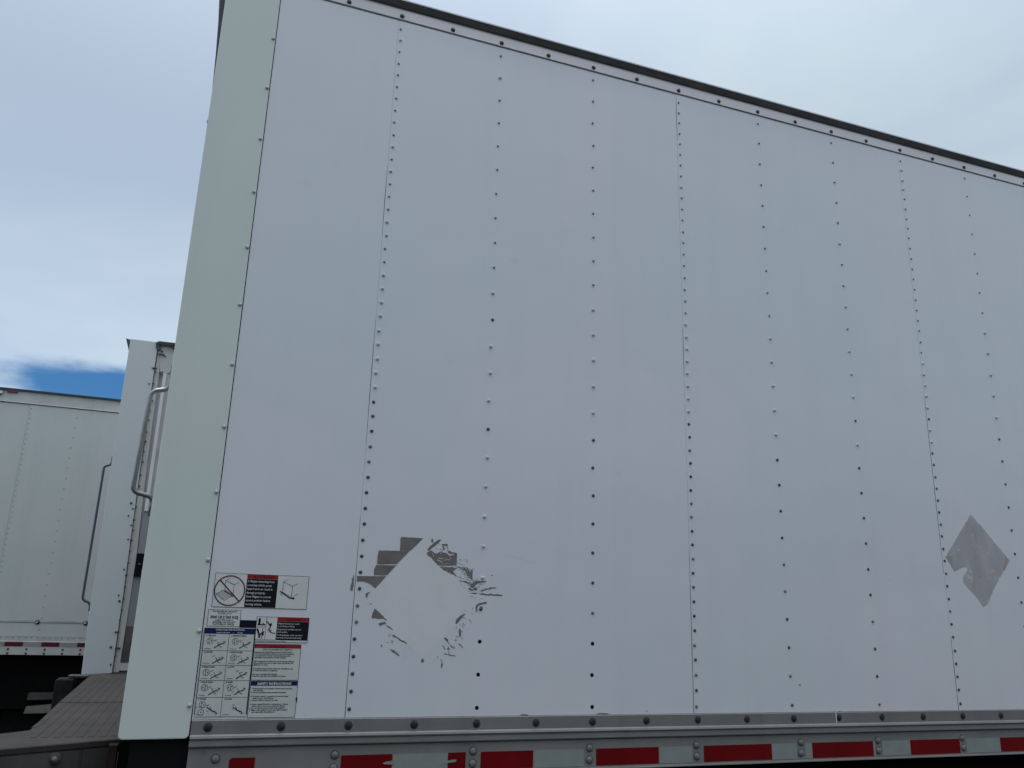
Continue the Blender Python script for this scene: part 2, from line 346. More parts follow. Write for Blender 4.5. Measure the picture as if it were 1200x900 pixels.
# ================================================================== the near truck
main = thing('box_truck', 'nearest white box truck, its riveted side wall with warning decals filling the frame', 'truck', (0, 0, 0))
X_END = 7.6
PX = 1.2192
dent = [(0.60, 1.045, 0.05, 0.0012), (0.55, 2.35, 0.25, 0.0010), (1.33, 1.20, 0.05, 0.0010), (1.50, 2.33, 0.10, 0.0016), (0.75, 0.62, 0.35, 0.0012)]
def relief(x, z):
    y = 0.0009*math.sin(x*3.1+z*0.9)*math.sin(z*2.3+x) + 0.0006*math.sin(z*5.1 + x*2.0)
    for a, c, r, d in dent: y += d*math.exp(-((x-a)**2 + (z-c)**2)/(r*r))
    y += 0.0018*math.exp(-((z-2.36-0.012*(x-1.3))/0.012)**2)*math.exp(-((x-1.42)/0.12)**2)
    k = min(1.0, max(0.0, (z-0.62)/0.5)); return (y + 0.0012)*k*k*(3-2*k)
def panel(x0, x1, parent=main):
    s = MB(); subdiv_sheet(s, x0, x1, 0.0215, 2.5215, -0.0005 if x0 > -0.3 else 0.0, 0.0001, 0.010, 30, 60, lambda x, z: relief(x, z)*0.8)
    return s.build('side_panel', M['wall'], parent)
edges = [-0.4462] + [-0.0105 + PX*i for i in range(0, 7)]
edges = [e for e in edges if e < X_END] + [X_END]
panels = []
for a, c in zip(edges, edges[1:]): panels.append((a, c, panel(a, c - 0.0005)))
def panel_at(x):
    for a, c, o in panels:
        if a <= x <= c: return o
# rivets: close-set at the sheet joints, open-set on the posts between
holes = {(0.4064*1, 0.146), (0.4064*1, 0.248), (0.4064*2, 0.044), (0.4064*2, 0.146), (0.4064*2, 0.248)}
rest = MB()
for k in range(0, 18):
    x = 0.4064*k; dense = k % 3 == 0
    p = panel_at(x)
    for j in range(0, 49):
        if not dense and j % 2: continue
        z = 0.0455 + 0.0508*j
        xx = x + random.gauss(0, 0.0008) + 0.004*math.sin(z*1.3)*(1 if k < 4 else 0); zz = z + random.gauss(0, 0.0010)
        if k > 8: rest.dome(xx, 0.0003, zz, 0.006, 0.0042, 6); continue
        if not dense and z < (0.27 if k == 2 else 0.26 if k == 1 else 0) : me = RV_HOLE if random.random() < 0.7 else RV_DARK
        elif 1.02 < z < 1.50: me = RV_PAINT if random.random() < 0.85 else RV_DARK
        elif z > 1.50: me = RV_MID if random.random() < 0.85 else RV_PAINT
        else: me = RV_DARK if random.random() < 0.8 else RV_STEEL
        if k == 1 and 0.45 < z < 0.9: me = RV_PAINT
        place('rivet', me, xx, (-0.0004 if dense else 0.0) + (0.0006 if z > 1 else 0), zz, p)
for i in range(7):      # where the overlap gapes: a thin dark line of changing width
    x = edges[i+1]
    if x > X_END - 0.1: break
    cuts = [(0.0225, 0.62), (0.86, 1.30), (1.62, 1.90)] if i == 0 else [(0.0225, 0.58), (1.25, 1.45), (2.30, 2.50)] if i == 1 else [(0.0225, 0.30), (0.55, 1.32)]
    for z0, z1 in cuts:
        n = 12; a_, b_ = [], []
        for k in range(n+1):
            t = k/n; w = (0.0003 + 0.0010*math.sin(math.pi*t)**1.5*random.uniform(.6, 1.2)) + (0.0012*(1-t)**4 if z0 < 0.1 else 0)
            z = z0 + (z1-z0)*t; a_.append((x-0.0004-w, z)); b_.append((x-0.0002, z))
        for k in range(n):
            q = MB() if k == 0 else q
            q.prism_xz([a_[k], b_[k], b_[k+1], a_[k+1]], -0.0004 - 0.0001*(k % 2), 0.003)
        q.build('joint_gap', M['gapm'], main, kind='stuff')
rest.build('rivet', M['dark_metal'], main, kind='stuff')
# black joint behind the sheets, and the box body
s = MB(); s.box(-0.60, X_END, 0.0125, 0.05, -0.13, 2.56); s.build('wall_core', M['gapm'], main)
s = MB(); s.box(-0.60, X_END, 0.052, 2.60, -0.045, 2.60); s.build('box_body', M['wall'], main)
s = MB(); s.prism_yz([(-0.02, 2.606), (0.3, 2.64), (1.3, 2.66), (2.3, 2.64), (2.62, 2.606), (2.62, 2.602), (-0.02, 2.602)], -0.62, X_END); s.build('roof', M['toprail'], main)

# corner post with its rounded lower edge, wrapping onto the rear face
def rounded(x0, x1, z0, z1, r, n=5):
    p = [(x0, z1)]
    p += [(x0 + r - r*math.cos(t), z0 + r - r*math.sin(t)) for t in [math.pi/2*i/n for i in range(n+1)]]
    p += [(x1 - r + r*math.sin(t), z0 + r - r*math.cos(t)) for t in [math.pi/2*i/n for i in range(n+1)]]
    return p + [(x1, z1)]
s = MB(); s.prism_xz(rounded(-0.6330, -0.4490, -0.0285, 2.625, 0.012), -0.006, 0.018)
cp = s.build('corner_post', M['corner'], main, bevel=0.003)
s = MB(); s.box(-0.6310, -0.6010, 0.0185, 2.58, -0.02, 2.60); s.build('rear_frame', M['corner'], main, bevel=0.004)
for k in range(13):
    place('rivet', CORNER_RV, -0.4565 + random.uniform(-.001, .001), -0.0060, 0.0600 + 0.2037*k, cp)
# rear face: roll-up door with slats
s = MB(); s.box(-0.6005, -0.590, 0.20, 2.40, -0.02, 2.45); dr = s.build('rear_door', M['cream'], main)
for k in range(8):
    s = MB(); s.box(-0.6065, -0.6008, 0.21, 2.39, 0.0 + 0.305*k, 0.297 + 0.305*k); s.build('door_slat', M['cream'], dr)
# visor edge at the top of the rear
s = MB(); s.prism_xz([(-0.6335, 2.02), (-0.6335, 2.62), (-0.672, 2.62), (-0.653, 2.45), (-0.640, 2.2)], 0.03, 2.57); s.build('rear_visor', M['visor'], main, label='dark grey visor edge tapering down the rear corner')
s = MB(); s.tube([(-0.6325, 0.05, 1.935), (-0.6365, 0.05, 1.95), (-0.6325, 0.05, 1.965)], 0.0028, 6); s.build('hinge_pin', M['steel'], main)
# grab handle on the rear edge
def smooth_path(pts, n=5, r=0.02):
    P = [Vector(p) for p in pts]; o = [P[0]]
    for i in range(1, len(P)-1):
        a = P[i] + (P[i-1]-P[i]).normalized()*min(r, (P[i-1]-P[i]).length*0.45); c = P[i] + (P[i+1]-P[i]).normalized()*min(r, (P[i+1]-P[i]).length*0.45)
        for k in range(n+1):
            t = k/n; o.append(a*(1-t)**2 + P[i]*2*t*(1-t) + c*t*t)
    return o + [P[-1]]
s = MB(); s.tube(smooth_path([(-0.632, 0.06, 1.062), (-0.634, 0.06, 0.990), (-0.686, 0.06, 0.980), (-0.696, 0.06, 0.662), (-0.634, 0.06, 0.650), (-0.636, 0.06, 0.592)], 6, 0.022), 0.0074, 12)
gh = s.build('grab_handle', M['chrome'], main)
for z in (1.045, 0.61):
    s = MB(); s.box(-0.6375, -0.6325, 0.03, 0.09, z-0.018, z+0.018); s.build('handle_plate', M['chrome'], gh)

# top rail with an overhanging drip flange
xe = [-0.6325, X_END]
s = MB(); s.prism_yz([(-0.0045, 2.5275), (-0.0045, 2.5700), (-0.0075, 2.5706), (0.012, 2.5706), (0.012, 2.5275)], -0.4465, X_END, 24, 0.0006)
tr = s.build('top_rail', M['toprail'], main)
s = MB(); s.prism_yz([(-0.0060, 2.5710), (-0.0110, 2.5750), (-0.0190, 2.5980), (-0.0190, 2.6000), (0.012, 2.6020), (0.012, 2.5710)], -0.6330, X_END, 24, 0.0006); s.build('drip_flange', M['flange'], tr)
s = MB(); s.prism_yz([(-0.0200, 2.6003), (-0.0200, 2.6022), (-0.016, 2.6040), (0.012, 2.6055), (0.012, 2.6025)], -0.6330, X_END); s.build('roof_edge', M['toprail'], tr)
for k in range(-2, 17): place('bolt', BOLT_TOP, 0.2032*k, -0.0046, 2.541, tr)

# bottom rail: bolted flange, bright ridge, lower flat with tape
s = MB(); s.prism_yz([(0.012, 0.0205), (-0.0040, 0.0205), (-0.0062, 0.0185), (-0.0062, -0.0185), (-0.0100, -0.0225), (-0.0190, -0.0240), (-0.0200, -0.0265), (-0.0190, -0.0290), (-0.0140, -0.0330), (-0.0150, -0.0480), (-0.0120, -0.0515), (-0.0020, -0.0535), (0.012, -0.0535)], -0.4460, X_END, 30, 0.0004)
br = s.build('bottom_rail', M['rail'], main)
for k in range(-2, 17): place('bolt', BOLT, 0.2032*k + (0.006 if k < 0 else 0), -0.0063, 0.0 + random.uniform(-.0008, .0008), br, rot=random.uniform(0, 3))
s = MB(); s.prism_yz([(0.012, -0.0545), (-0.0040, -0.0545), (-0.0040, -0.1395), (-0.0110, -0.1410), (-0.0120, -0.1430), (-0.0120, -0.1460), (0.012, -0.1460)], -0.4450, X_END, 30, 0.0003)
lr = s.build('lower_side_rail', M['lower'], main)
for xb in (-0.370,): place('bolt', BOLT_LOW, xb, -0.0042, -0.083, lr)
for k, xb in enumerate([-0.034, 0.400, 0.802, 1.212, 1.650, 2.004, 2.424, 2.84, 3.25]):
    for zb in (-0.081, -0.117): place('bolt', BOLT_LOW, xb + random.uniform(-.0015, .0015), -0.0042, zb, lr)
reds = [(-0.332, -0.261), (-0.014, 0.141), (0.318, 0.375), (0.425, 0.602), (0.827, 1.062), (1.241, 1.522), (1.701, 1.979), (2.160, 2.408), (2.623, 2.90)]
sil = [(0.143, 0.316), (0.604, 0.782), (1.064, 1.195), (1.524, 1.632), (1.668, 1.699), (1.981, 1.990), (2.022, 2.158), (2.442, 2.621)]
for a, c in reds:
    s = MB()
    if a == -0.014:   # torn corner with a scuffed notch
        s.prism_xz([(a, -0.135), (a, -0.083), (c, -0.083), (c, -0.100), (0.112, -0.108), (c, -0.113), (c, -0.135)], -0.0052, -0.0040)
    elif a == -0.332: s.prism_xz([(a, -0.137), (a, -0.087), (a+0.006, -0.082), (c, -0.082), (c, -0.137)], -0.0052, -0.0040)
    else: s.box(a, c, -0.0052, -0.0040, -0.1355, -0.0835)
    s.build('reflective_tape', M['red'], lr, label='red strip of reflective tape')
for a, c in sil:
    s = MB(); s.box(a, c, -0.0051, -0.0040, -0.1355, -0.0838); s.build('reflective_tape', M['silver'], lr, label='silver strip of reflective tape')
s = MB(); s.prism_xz([(0.112, -0.108), (0.125, -0.103), (0.150, -0.105), (0.148, -0.112), (0.120, -0.111)], -0.0060, -0.0053)
s.build('scuff_mark', M['silver'], lr); s = MB()
s.prism_xz([(0.285, -0.113), (0.33, -0.104), (0.345, -0.104), (0.343, -0.110), (0.31, -0.114), (0.290, -0.118)], -0.0060, -0.0053)
s.build('scuff_mark', M['silver'], lr)
s = MB(); s.box(1.815, 1.818, -0.0072, -0.0063, -0.020, 0.019); s.build('scratch', M['ridge'], br)

# peeled placard area, left: bare patches torn out of the paint
polys = [[[0.124,0.566],[0.128,0.570],[0.2,0.57],[0.165,0.532],[0.158,0.527],[0.125,0.525]],[[0.056,0.523],[0.157,0.526],[0.118,0.482],[0.053,0.479],[0.053,0.503]],[[0.051,0.477],[0.117,0.479],[0.088,0.446],[0.046,0.444],[0.045,0.463]],[[-0.008,0.44],[0.046,0.442],[0.086,0.443],[0.053,0.404],[0.035,0.417],[0.014,0.424],[-0.007,0.422]],[[-0.02,0.442],[-0.017,0.441],[-0.016,0.416],[-0.017,0.395],[-0.025,0.395],[-0.025,0.41]],[[0.214,0.523],[0.229,0.532],[0.248,0.522],[0.262,0.531],[0.297,0.518],[0.318,0.528],[0.318,0.488],[0.271,0.485],[0.253,0.485],[0.23,0.509],[0.219,0.514]],[[0.259,0.483],[0.321,0.48],[0.307,0.469],[0.322,0.453],[0.291,0.464],[0.273,0.471]],[[0.32,0.484],[0.355,0.483],[0.365,0.469],[0.374,0.478],[0.375,0.443],[0.356,0.454],[0.349,0.471]],[[0.228,0.57],[0.233,0.569],[0.234,0.556],[0.228,0.56]],[[0.264,0.555],[0.285,0.556],[0.284,0.535],[0.279,0.55],[0.27,0.549],[0.275,0.535],[0.27,0.535]],[[0.216,0.535],[0.236,0.556],[0.254,0.569],[0.263,0.568],[0.237,0.544],[0.221,0.528]],[[0.287,0.533],[0.315,0.528],[0.315,0.522],[0.287,0.527]],[[0.329,0.441],[0.36,0.437],[0.376,0.433],[0.391,0.441],[0.423,0.442],[0.423,0.438],[0.391,0.432],[0.373,0.414],[0.361,0.411],[0.37,0.424],[0.357,0.432]],[[0.364,0.411],[0.392,0.421],[0.392,0.41],[0.367,0.407]],[[0.396,0.402],[0.424,0.4],[0.481,0.4],[0.482,0.396],[0.405,0.397]],[[0.405,0.412],[0.442,0.422],[0.461,0.421],[0.446,0.419],[0.405,0.408]],[[0.368,0.401],[0.393,0.403],[0.393,0.4],[0.369,0.399]],[[0.391,0.363],[0.402,0.37],[0.425,0.375],[0.43,0.371],[0.413,0.366],[0.402,0.363],[0.396,0.356],[0.397,0.346],[0.393,0.34],[0.39,0.351]],[[0.404,0.36],[0.415,0.359],[0.415,0.351],[0.407,0.351]],[[0.352,0.336],[0.355,0.332],[0.342,0.319],[0.329,0.303],[0.323,0.303],[0.324,0.314],[0.334,0.324]],[[0.337,0.288],[0.343,0.285],[0.344,0.265],[0.336,0.262]],[[0.287,0.259],[0.294,0.259],[0.305,0.242],[0.327,0.226],[0.316,0.228],[0.292,0.252]],[[0.302,0.233],[0.31,0.223],[0.3,0.222]],[[0.29,0.211],[0.328,0.204],[0.328,0.201],[0.29,0.209]],[[0.338,0.243],[0.352,0.229],[0.35,0.228],[0.338,0.238]],[[0.324,0.254],[0.332,0.253],[0.326,0.249]],[[0.284,0.182],[0.288,0.179],[0.285,0.165],[0.282,0.168]],[[0.218,0.195],[0.226,0.189],[0.222,0.181],[0.215,0.184]],[[0.055,0.343],[0.074,0.33],[0.098,0.306],[0.086,0.312],[0.048,0.313],[0.05,0.33]],[[0.071,0.297],[0.092,0.303],[0.097,0.298],[0.077,0.29]],[[0.092,0.296],[0.119,0.282],[0.117,0.28],[0.096,0.292]],[[0.116,0.265],[0.126,0.263],[0.167,0.24],[0.166,0.237],[0.124,0.258]],[[0.112,0.222],[0.127,0.219],[0.146,0.202],[0.142,0.201],[0.124,0.21]],[[0.084,0.235],[0.088,0.233],[0.088,0.227],[0.084,0.228]],[[0.023,0.387],[0.039,0.393],[0.032,0.384],[0.029,0.374],[0.027,0.374]],[[0.039,0.358],[0.045,0.357],[0.044,0.352]]]
pl = panel_at(0.3)
def torn(p, amp, step):
    o = []
    for i, a in enumerate(p):
        c = p[(i+1) % len(p)]; l = math.hypot(c[0]-a[0], c[1]-a[1]); n = max(1, int(l/step))
        for k in range(n):
            t = k/n; o.append((a[0]+(c[0]-a[0])*t + (random.uniform(-amp, amp) if k else 0), a[1]+(c[1]-a[1])*t + (random.uniform(-amp, amp) if k else 0)))
    return o
for i, p in enumerate(polys):
    s = MB(); s.prism_xz(torn(p, 0.0006 if i < 4 else 0.0016, 0.012 if i < 4 else 0.006), -0.0010, 0.004)
    s.build('peeled_patch', M['bare'], main if p[0][0] < -0.0105 else pl, label='large grey peeled patch' if i in (0, 1, 2, 3) else None)
s = MB()      # slivers of film still stuck at the torn edge
for k in range(44):
    t = random.random(); x = 0.235 + 0.16*t + random.uniform(-.02, .03); z = 0.545 - 0.15*t + random.uniform(-.03, .02)
    a = random.uniform(-1.2, 0.6); l = random.uniform(.004, .018); w = random.uniform(.0008, .0022)
    s.prism_xz([(x, z), (x+l*math.cos(a), z+l*math.sin(a)), (x+l*math.cos(a)-w*math.sin(a), z+l*math.sin(a)+w*math.cos(a)), (x-w*math.sin(a), z+w*math.cos(a))], -0.0014, 0.003)
s.build('film_slivers', M['ghost'], pl, kind='stuff')
s = MB()
for k in range(9):
    t = random.random(); x = 0.36 - 0.10*t + random.uniform(-.015, .03); z = 0.33 - 0.13*t + random.uniform(-.02, .02)
    a = random.uniform(-1.3, -0.4); l = random.uniform(.006, .018); w = random.uniform(.0008, .002)
    s.prism_xz([(x, z), (x+l*math.cos(a), z+l*math.sin(a)), (x+l*math.cos(a)-w*math.sin(a), z+l*math.sin(a)+w*math.cos(a)), (x-w*math.sin(a), z+w*math.cos(a))], -0.0010, 0.003)
s.build('peel_scratches', M['bare'], pl, kind='stuff')
s = MB()      # fine shreds of bare sheet along the torn edges
def shreds(a, c, n, spread, lmin, lmax, ang):
    for k in range(n):
        t = random.random(); x = a[0]+(c[0]-a[0])*t + random.gauss(0, spread); z = a[1]+(c[1]-a[1])*t + random.gauss(0, spread)
        g_ = random.gauss(ang, 0.5); l = random.uniform(lmin, lmax); w = random.uniform(.0006, .0020); q_ = random.uniform(-.4, .4)
        p0 = (x, z); p1 = (x+l*.5*math.cos(g_), z+l*.5*math.sin(g_)); p2 = (p1[0]+l*.5*math.cos(g_+q_), p1[1]+l*.5*math.sin(g_+q_))
        nx, nz_ = -math.sin(g_)*w, math.cos(g_)*w
        s.prism_xz([p0, (p1[0]-nx/2, p1[1]-nz_/2), p2, (p1[0]+nx/2, p1[1]+nz_/2)], -0.0009, 0.003)
shreds((0.245, 0.555), (0.345, 0.475), 46, 0.012, .004, .016, -0.6)
shreds((0.335, 0.465), (0.405, 0.405), 26, 0.009, .006, .026, -0.1)
shreds((0.365, 0.345), (0.300, 0.215), 24, 0.011, .004, .013, -0.9)
shreds((0.060, 0.315), (0.150, 0.215), 12, 0.008, .004, .016, -0.6)
s.build('peel_shreds', M['bare'], pl, kind='stuff')
s = MB(); s.prism_xz([(0.204, 0.568), (0.291, 0.457), (0.362, 0.411), (0.335, 0.31), (0.221, 0.198), (0.16, 0.240), (0.066, 0.325), (0.056, 0.402)], -0.0006, 0.004)
s.build('placard_ghost', M['ghost'], pl, label='faint diamond of cleaner paint where a placard was')
# right: faded grey diamond
rd = [(2.615,0.809),(2.674,0.758),(2.742,0.69),(2.81,0.625),(2.755,0.566),(2.69,0.494),(2.655,0.440),(2.625,0.424),(2.584,0.471),(2.529,0.519),(2.53,0.541),(2.558,0.57),(2.559,0.584),(2.54,0.583),(2.526,0.58),(2.506,0.570),(2.486,0.564),(2.445,0.621)]
s = MB()      # faint smears round the ghost of the placard
for a_, c_, w_ in [((0.41, 0.545), (0.62, 0.505), 0.006), ((0.40, 0.37), (0.45, 0.345), 0.012), ((0.235, 0.17), (0.30, 0.215), 0.010), ((0.06, 0.575), (0.12, 0.585), 0.008), ((0.61, 0.42), (0.615, 0.40), 0.006), ((0.66, 0.35), (0.69, 0.345), 0.003)]:
    ux, uz = c_[0]-a_[0], c_[1]-a_[1]; l_ = math.hypot(ux, uz); nx_, nz_ = -uz/l_*w_/2, ux/l_*w_/2
    s.prism_xz([a_, (a_[0]+ux*.4-nx_, a_[1]+uz*.4-nz_), c_, (a_[0]+ux*.5+nx_, a_[1]+uz*.5+nz_)], -0.0004, 0.003)
s.build('paint_smears', M['smear'], pl, kind='stuff')
s = MB(); s.prism_xz(torn(rd, 0.0015, 0.015), -0.0008, 0.004); s.build('placard_mark', M['placard'], panel_at(2.6), label='faded grey diamond mark with a notch in its lower left side')
s = MB(); s.prism_xz([(2.450,0.619),(2.462,0.632),(2.478,0.622),(2.485,0.595),(2.470,0.592)], -0.0011, 0.003)
s.prism_xz([(2.800,0.624),(2.785,0.640),(2.776,0.610),(2.765,0.585),(2.772,0.580)], -0.0011, 0.003)
s.build('glue_stain', M['placard_brown'], panel_at(2.6))
# small marks low on the wall
s = MB()
for x, z, l in [(0.828, 0.0235, 0.05), (1.02, 0.030, 0.004), (0.555, 0.0225, 0.03), (1.66, 0.115, 0.012), (1.83, 0.02, 0.02), (0.44, 0.46, 0.006)]:
    s.prism_xz([(x, z), (x+l*.3, z+.0035), (x+l, z+.0015), (x+l*.8, z-.001)], -0.0010, 0.003)
s.build('scuff_mark', M['bare'], main, kind='stuff')

# ------------------------------------------------------------------ decals
def text(body, x, z, size, m, parent, y, align='LEFT', bold=0.0, sx=1.0, name='lettering', spacing=1.0):
    c = bpy.data.curves.new(name, 'FONT'); c.body = body; c.size = size; c.align_x = align; c.resolution_u = 2
    c.offset = bold*size; c.space_line = 1.0*spacing; c.fill_mode = 'BOTH'; c.extrude = 0.0
    t = bpy.data.objects.new('tmp', c); COL.objects.link(t)
    bpy.context.view_layer.update()
    me = bpy.data.meshes.new_from_object(t.evaluated_get(bpy.context.evaluated_depsgraph_get()))
    bpy.data.objects.remove(t); bpy.data.curves.remove(c)
    r = root_loc(parent)
    for v in me.vertices:
        a, b2 = v.co.x*sx, v.co.y
        v.co = (x + a - r.x, y - r.y, z + b2 + ZO - r.z)
    me.materials.clear(); me.materials.append(m); me.name = name
    o = bpy.data.objects.new(name, me); COL.objects.link(o); o.parent = parent
    return o
YD, YH, YT = -0.0010, -0.0013, -0.0016      # decal face, printed block face, lettering
def decal(x0, x1, z0, z1, m, label, edge=True, quad=None):
    s = MB(); s.prism_xz(quad or [(x0, z0), (x1, z0), (x1, z1), (x0, z1)], YD, 0.004)
    o = s.build('decal', m, main, label=label)
    if edge:
        s = MB(); q = quad or [(x0, z0), (x1, z0), (x1, z1), (x0, z1)]
        s.line(q, 0.0012, YD-0.0002, YD, True); s.build('border', M['softink'], o)
    return o
def block(x0, x1, z0, z1, m, parent, name='printed_block'):
    s = MB(); s.box(x0, x1, YH, YD+0.0002, z0, z1); return s.build(name, m, parent)
def pic(parent, fn, m, name='pictogram'):
    s = MB(); fn(s); return s.build(name, m, parent)

# 1: no driving with the platform lowered
d = decal(-0.430, -0.1555, 0.3335, 0.4315, M['paper'], 'wide white decal with a crossed-out liftgate drawing, black warning block and stowed liftgate drawing')
block(-0.3385, -0.2475, 0.3350, 0.4180, M['ink'], d); block(-0.3385, -0.2475, 0.4185, 0.4312, M['redprint'], d, 'red_header')
pic(d, lambda s: s.prism_xz([(-.322,.4205),(-.310,.4205),(-.316,.4290)], YT, YH), M['maroon'], 'warning_triangle')
text('WARNING', -0.283, 0.4208, 0.0105, M['maroon'], d, YT, 'CENTER', 0.02)
for i, t in enumerate(['A liftgate extending from', 'a moving vehicle poses', 'hazard and can result in', 'damage property.', 'Stow liftgate in correct', 'stored position before', 'moving vehicle.']):
    text(t, -0.3360, 0.4080 - 0.0112*i, 0.0095, M['whiteink'], d, YT, sx=0.82, bold=0.0)
def truckpic(s, ox, oz, k, low):
    p = lambda x, z: (ox + x*k, oz + z*k); a, b2 = YT, YD+0.0002
    s.line([p(0, 0), p(0, 30), p(28, 18), p(28, -16), p(0, 0)], 0.0011, a, b2); s.line([p(0, 30), p(14, 38)], 0.0007, a, b2)
    s.line([p(28, 18), p(44, 26)], 0.0009, a, b2)
    if low:
        s.line([p(-2, 0), p(-26, -14), p(2, -34), p(26, -18)], 0.0012, a, b2)
        for q in range(1, 6): s.line([p(-2-4*q, -2.3*q), p(22-4*q, -18-2.3*q)], 0.0006, a, b2)
        s.line([p(-1, -3), p(30, -21)], 0.0026, a, b2)
    else:
        s.line([p(-8, 2), p(24, -18), p(32, -18)], 0.0030, a, b2); s.line([p(-4, -6), p(0, -8)], 0.002, a, b2)
        s.ring(*p(34, -18), 0.0022, 0.003, a, b2, 8); s.line([p(34, -12), p(46, -4)], 0.0008, a, b2)
def nolift(s): truckpic(s, -0.399, 0.383, 0.00062*1.45, True)
pic(d, nolift, M['softink'])
def ban(s):
    s.ring(-0.3847, 0.3815, 0.0430, 0.0032, YT-0.0003, YD+0.0002, 36); s.line([(-0.416, 0.412), (-0.3545, 0.3510)], 0.0034, YT-0.0003, YD+0.0002)
pic(d, ban, M['maroon'], 'prohibition_ring')
pic(d, lambda s: truckpic(s, -0.231, 0.383, 0.00100, False), M['ink'])

# 2: capacity plate
d = decal(-0.437, -0.3455, 0.2785, 0.3255, M['paper'], 'small white decal giving the lift capacity in pounds and kilograms')
for t, z, sz, bd in [('THE MAXIMUM CAPACITY', 0.3185, 0.0066, .01), ('OF THIS LIFT IS', 0.3125, 0.0062, .01), ('3000 LB [1360 KG]', 0.3010, 0.0108, .03), ('WHEN THE LOAD IS', 0.2940, 0.0060, .015), ('CENTERED ON THE LIFT', 0.2880, 0.0064, .02), ('PLATFORM OF VEHICLE', 0.2822, 0.0062, .02)]:
    text(t, -0.3912, z, sz, M['ink'], d, YT, 'CENTER', bd, sx=0.92)
s = MB(); s.box(-0.3445, -0.2975, YD, 0.004, 0.2755, 0.2975); s.build('decal', M['deepnavy'], main, label='blank dark navy decal')

# 3: operating instructions, ten drawings
d = decal(-0.4425, -0.2965, 0.0265, 0.2745, M['paper_dull'], 'tall decal of operating instructions with ten small drawings in two columns', edge=False)
block(-0.4420, -0.2985, 0.2570, 0.2735, M['navy'], d, 'blue_header')
s = MB(); s.box(-0.3000, -0.2968, YH-0.0002, YD+0.0002, 0.034, 0.2735); s.box(-0.4425, -0.4405, YH-0.0002, YD+0.0002, 0.034, 0.2735); s.build('side_stripes', M['ink'], d, kind='stuff')
text('OPERATING INSTRUCTIONS', -0.3702, 0.2665, 0.0064, M['whiteink'], d, YT, 'CENTER', 0.01)
text('RAISE PLATFORM        |        LOWER', -0.3702, 0.2590, 0.0046, M['whiteink'], d, YT, 'CENTER', 0.01)
rows = [0.2565, 0.2100, 0.1690, 0.1270, 0.0810, 0.0285]
def grid(s):
    for z in rows[1:-1]: s.line([(-0.4405, z), (-0.300, z)], 0.0011, YH, YD+0.0002)
    s.line([(-0.3715, rows[0]), (-0.3700, rows[-1])], 0.0011, YH, YD+0.0002); s.line([(-0.4405, rows[-1]), (-0.300, rows[-1])], 0.0008, YH, YD+0.0002)
    s.line([(-0.4405, 0.0545), (-0.4130, 0.0545)], 0.0007, YH, YD+0.0002)
pic(d, grid, M['softink'], 'grid_lines')
heads = ['1 UNLOCK', '2 UNFOLD DECK', '3 LOWER', '4 SWITCH ON', '5 RAISE LOAD', '6 STOP', '7 FOLD DECK', '8 RAISE', '9 STORE', '10 LOCK']
for i in range(5):
    for j in range(2):
        x0 = -0.4400 if j == 0 else -0.3690; z1 = rows[i]; h = rows[i]-rows[i+1]
        rr = random.Random(i*2+j)
        text(heads[i*2+j], x0+0.004, z1-0.0062, 0.0056, M['ink'], d, YT, bold=0.03)
        def draw(s, x0=x0, z1=z1, h=h, i=i, j=j, rr=rr):
            a, b2 = YT, YD+0.0002
            if (i, j) not in ((1, 0), (2, 1), (4, 1)):
                cx, cz = x0+0.017, z1-0.0195
                s.ring(cx, cz, 0.0088, 0.0010, a, b2, 14)
                for q in range(3): s.ring(cx+0.004*math.cos(q*2.1+i), cz+0.004*math.sin(q*2.1+i), 0.0011, 0.0018, a, b2, 6)
            if (i, j) == (4, 0): s.ring(x0+0.015, z1-0.040, 0.0080, 0.0010, a, b2, 14); s.ring(x0+0.016, z1-0.040, 0.0012, 0.0018, a, b2, 6)
            fx, fz = x0+0.040, z1-0.5*h-0.008
            sg = -1 if i == 4 else 1
            s.line([(fx-0.010, fz-sg*0.008), (fx+0.002, fz), (fx+0.016, fz+sg*0.006)], 0.0026, a, b2)
            s.line([(fx-0.002, fz+0.010), (fx+0.004, fz-0.002), (fx+0.012, fz-0.006)], 0.0013, a, b2)
            s.line([(fx+0.012, fz+sg*0.003), (fx+0.020, fz+sg*0.009), (fx+0.014, fz+sg*0.011)], 0.0018, a, b2)
            s.line([(fx-0.012, fz+0.012), (fx-0.004, fz+0.015)], 0.0012, a, b2)
            s.line([(x0+0.004, z1-h+0.006), (x0+0.022, z1-h+0.0055)], 0.0009, a, b2)
            for q in range(3):
                px, pz = fx+rr.uniform(-.012, .012), fz+rr.uniform(-.006, .012)
                s.line([(px, pz), (px+rr.uniform(-.006, .006), pz+rr.uniform(-.005, .005))], 0.0009, a, b2)
        pic(d, draw, M['softink'])

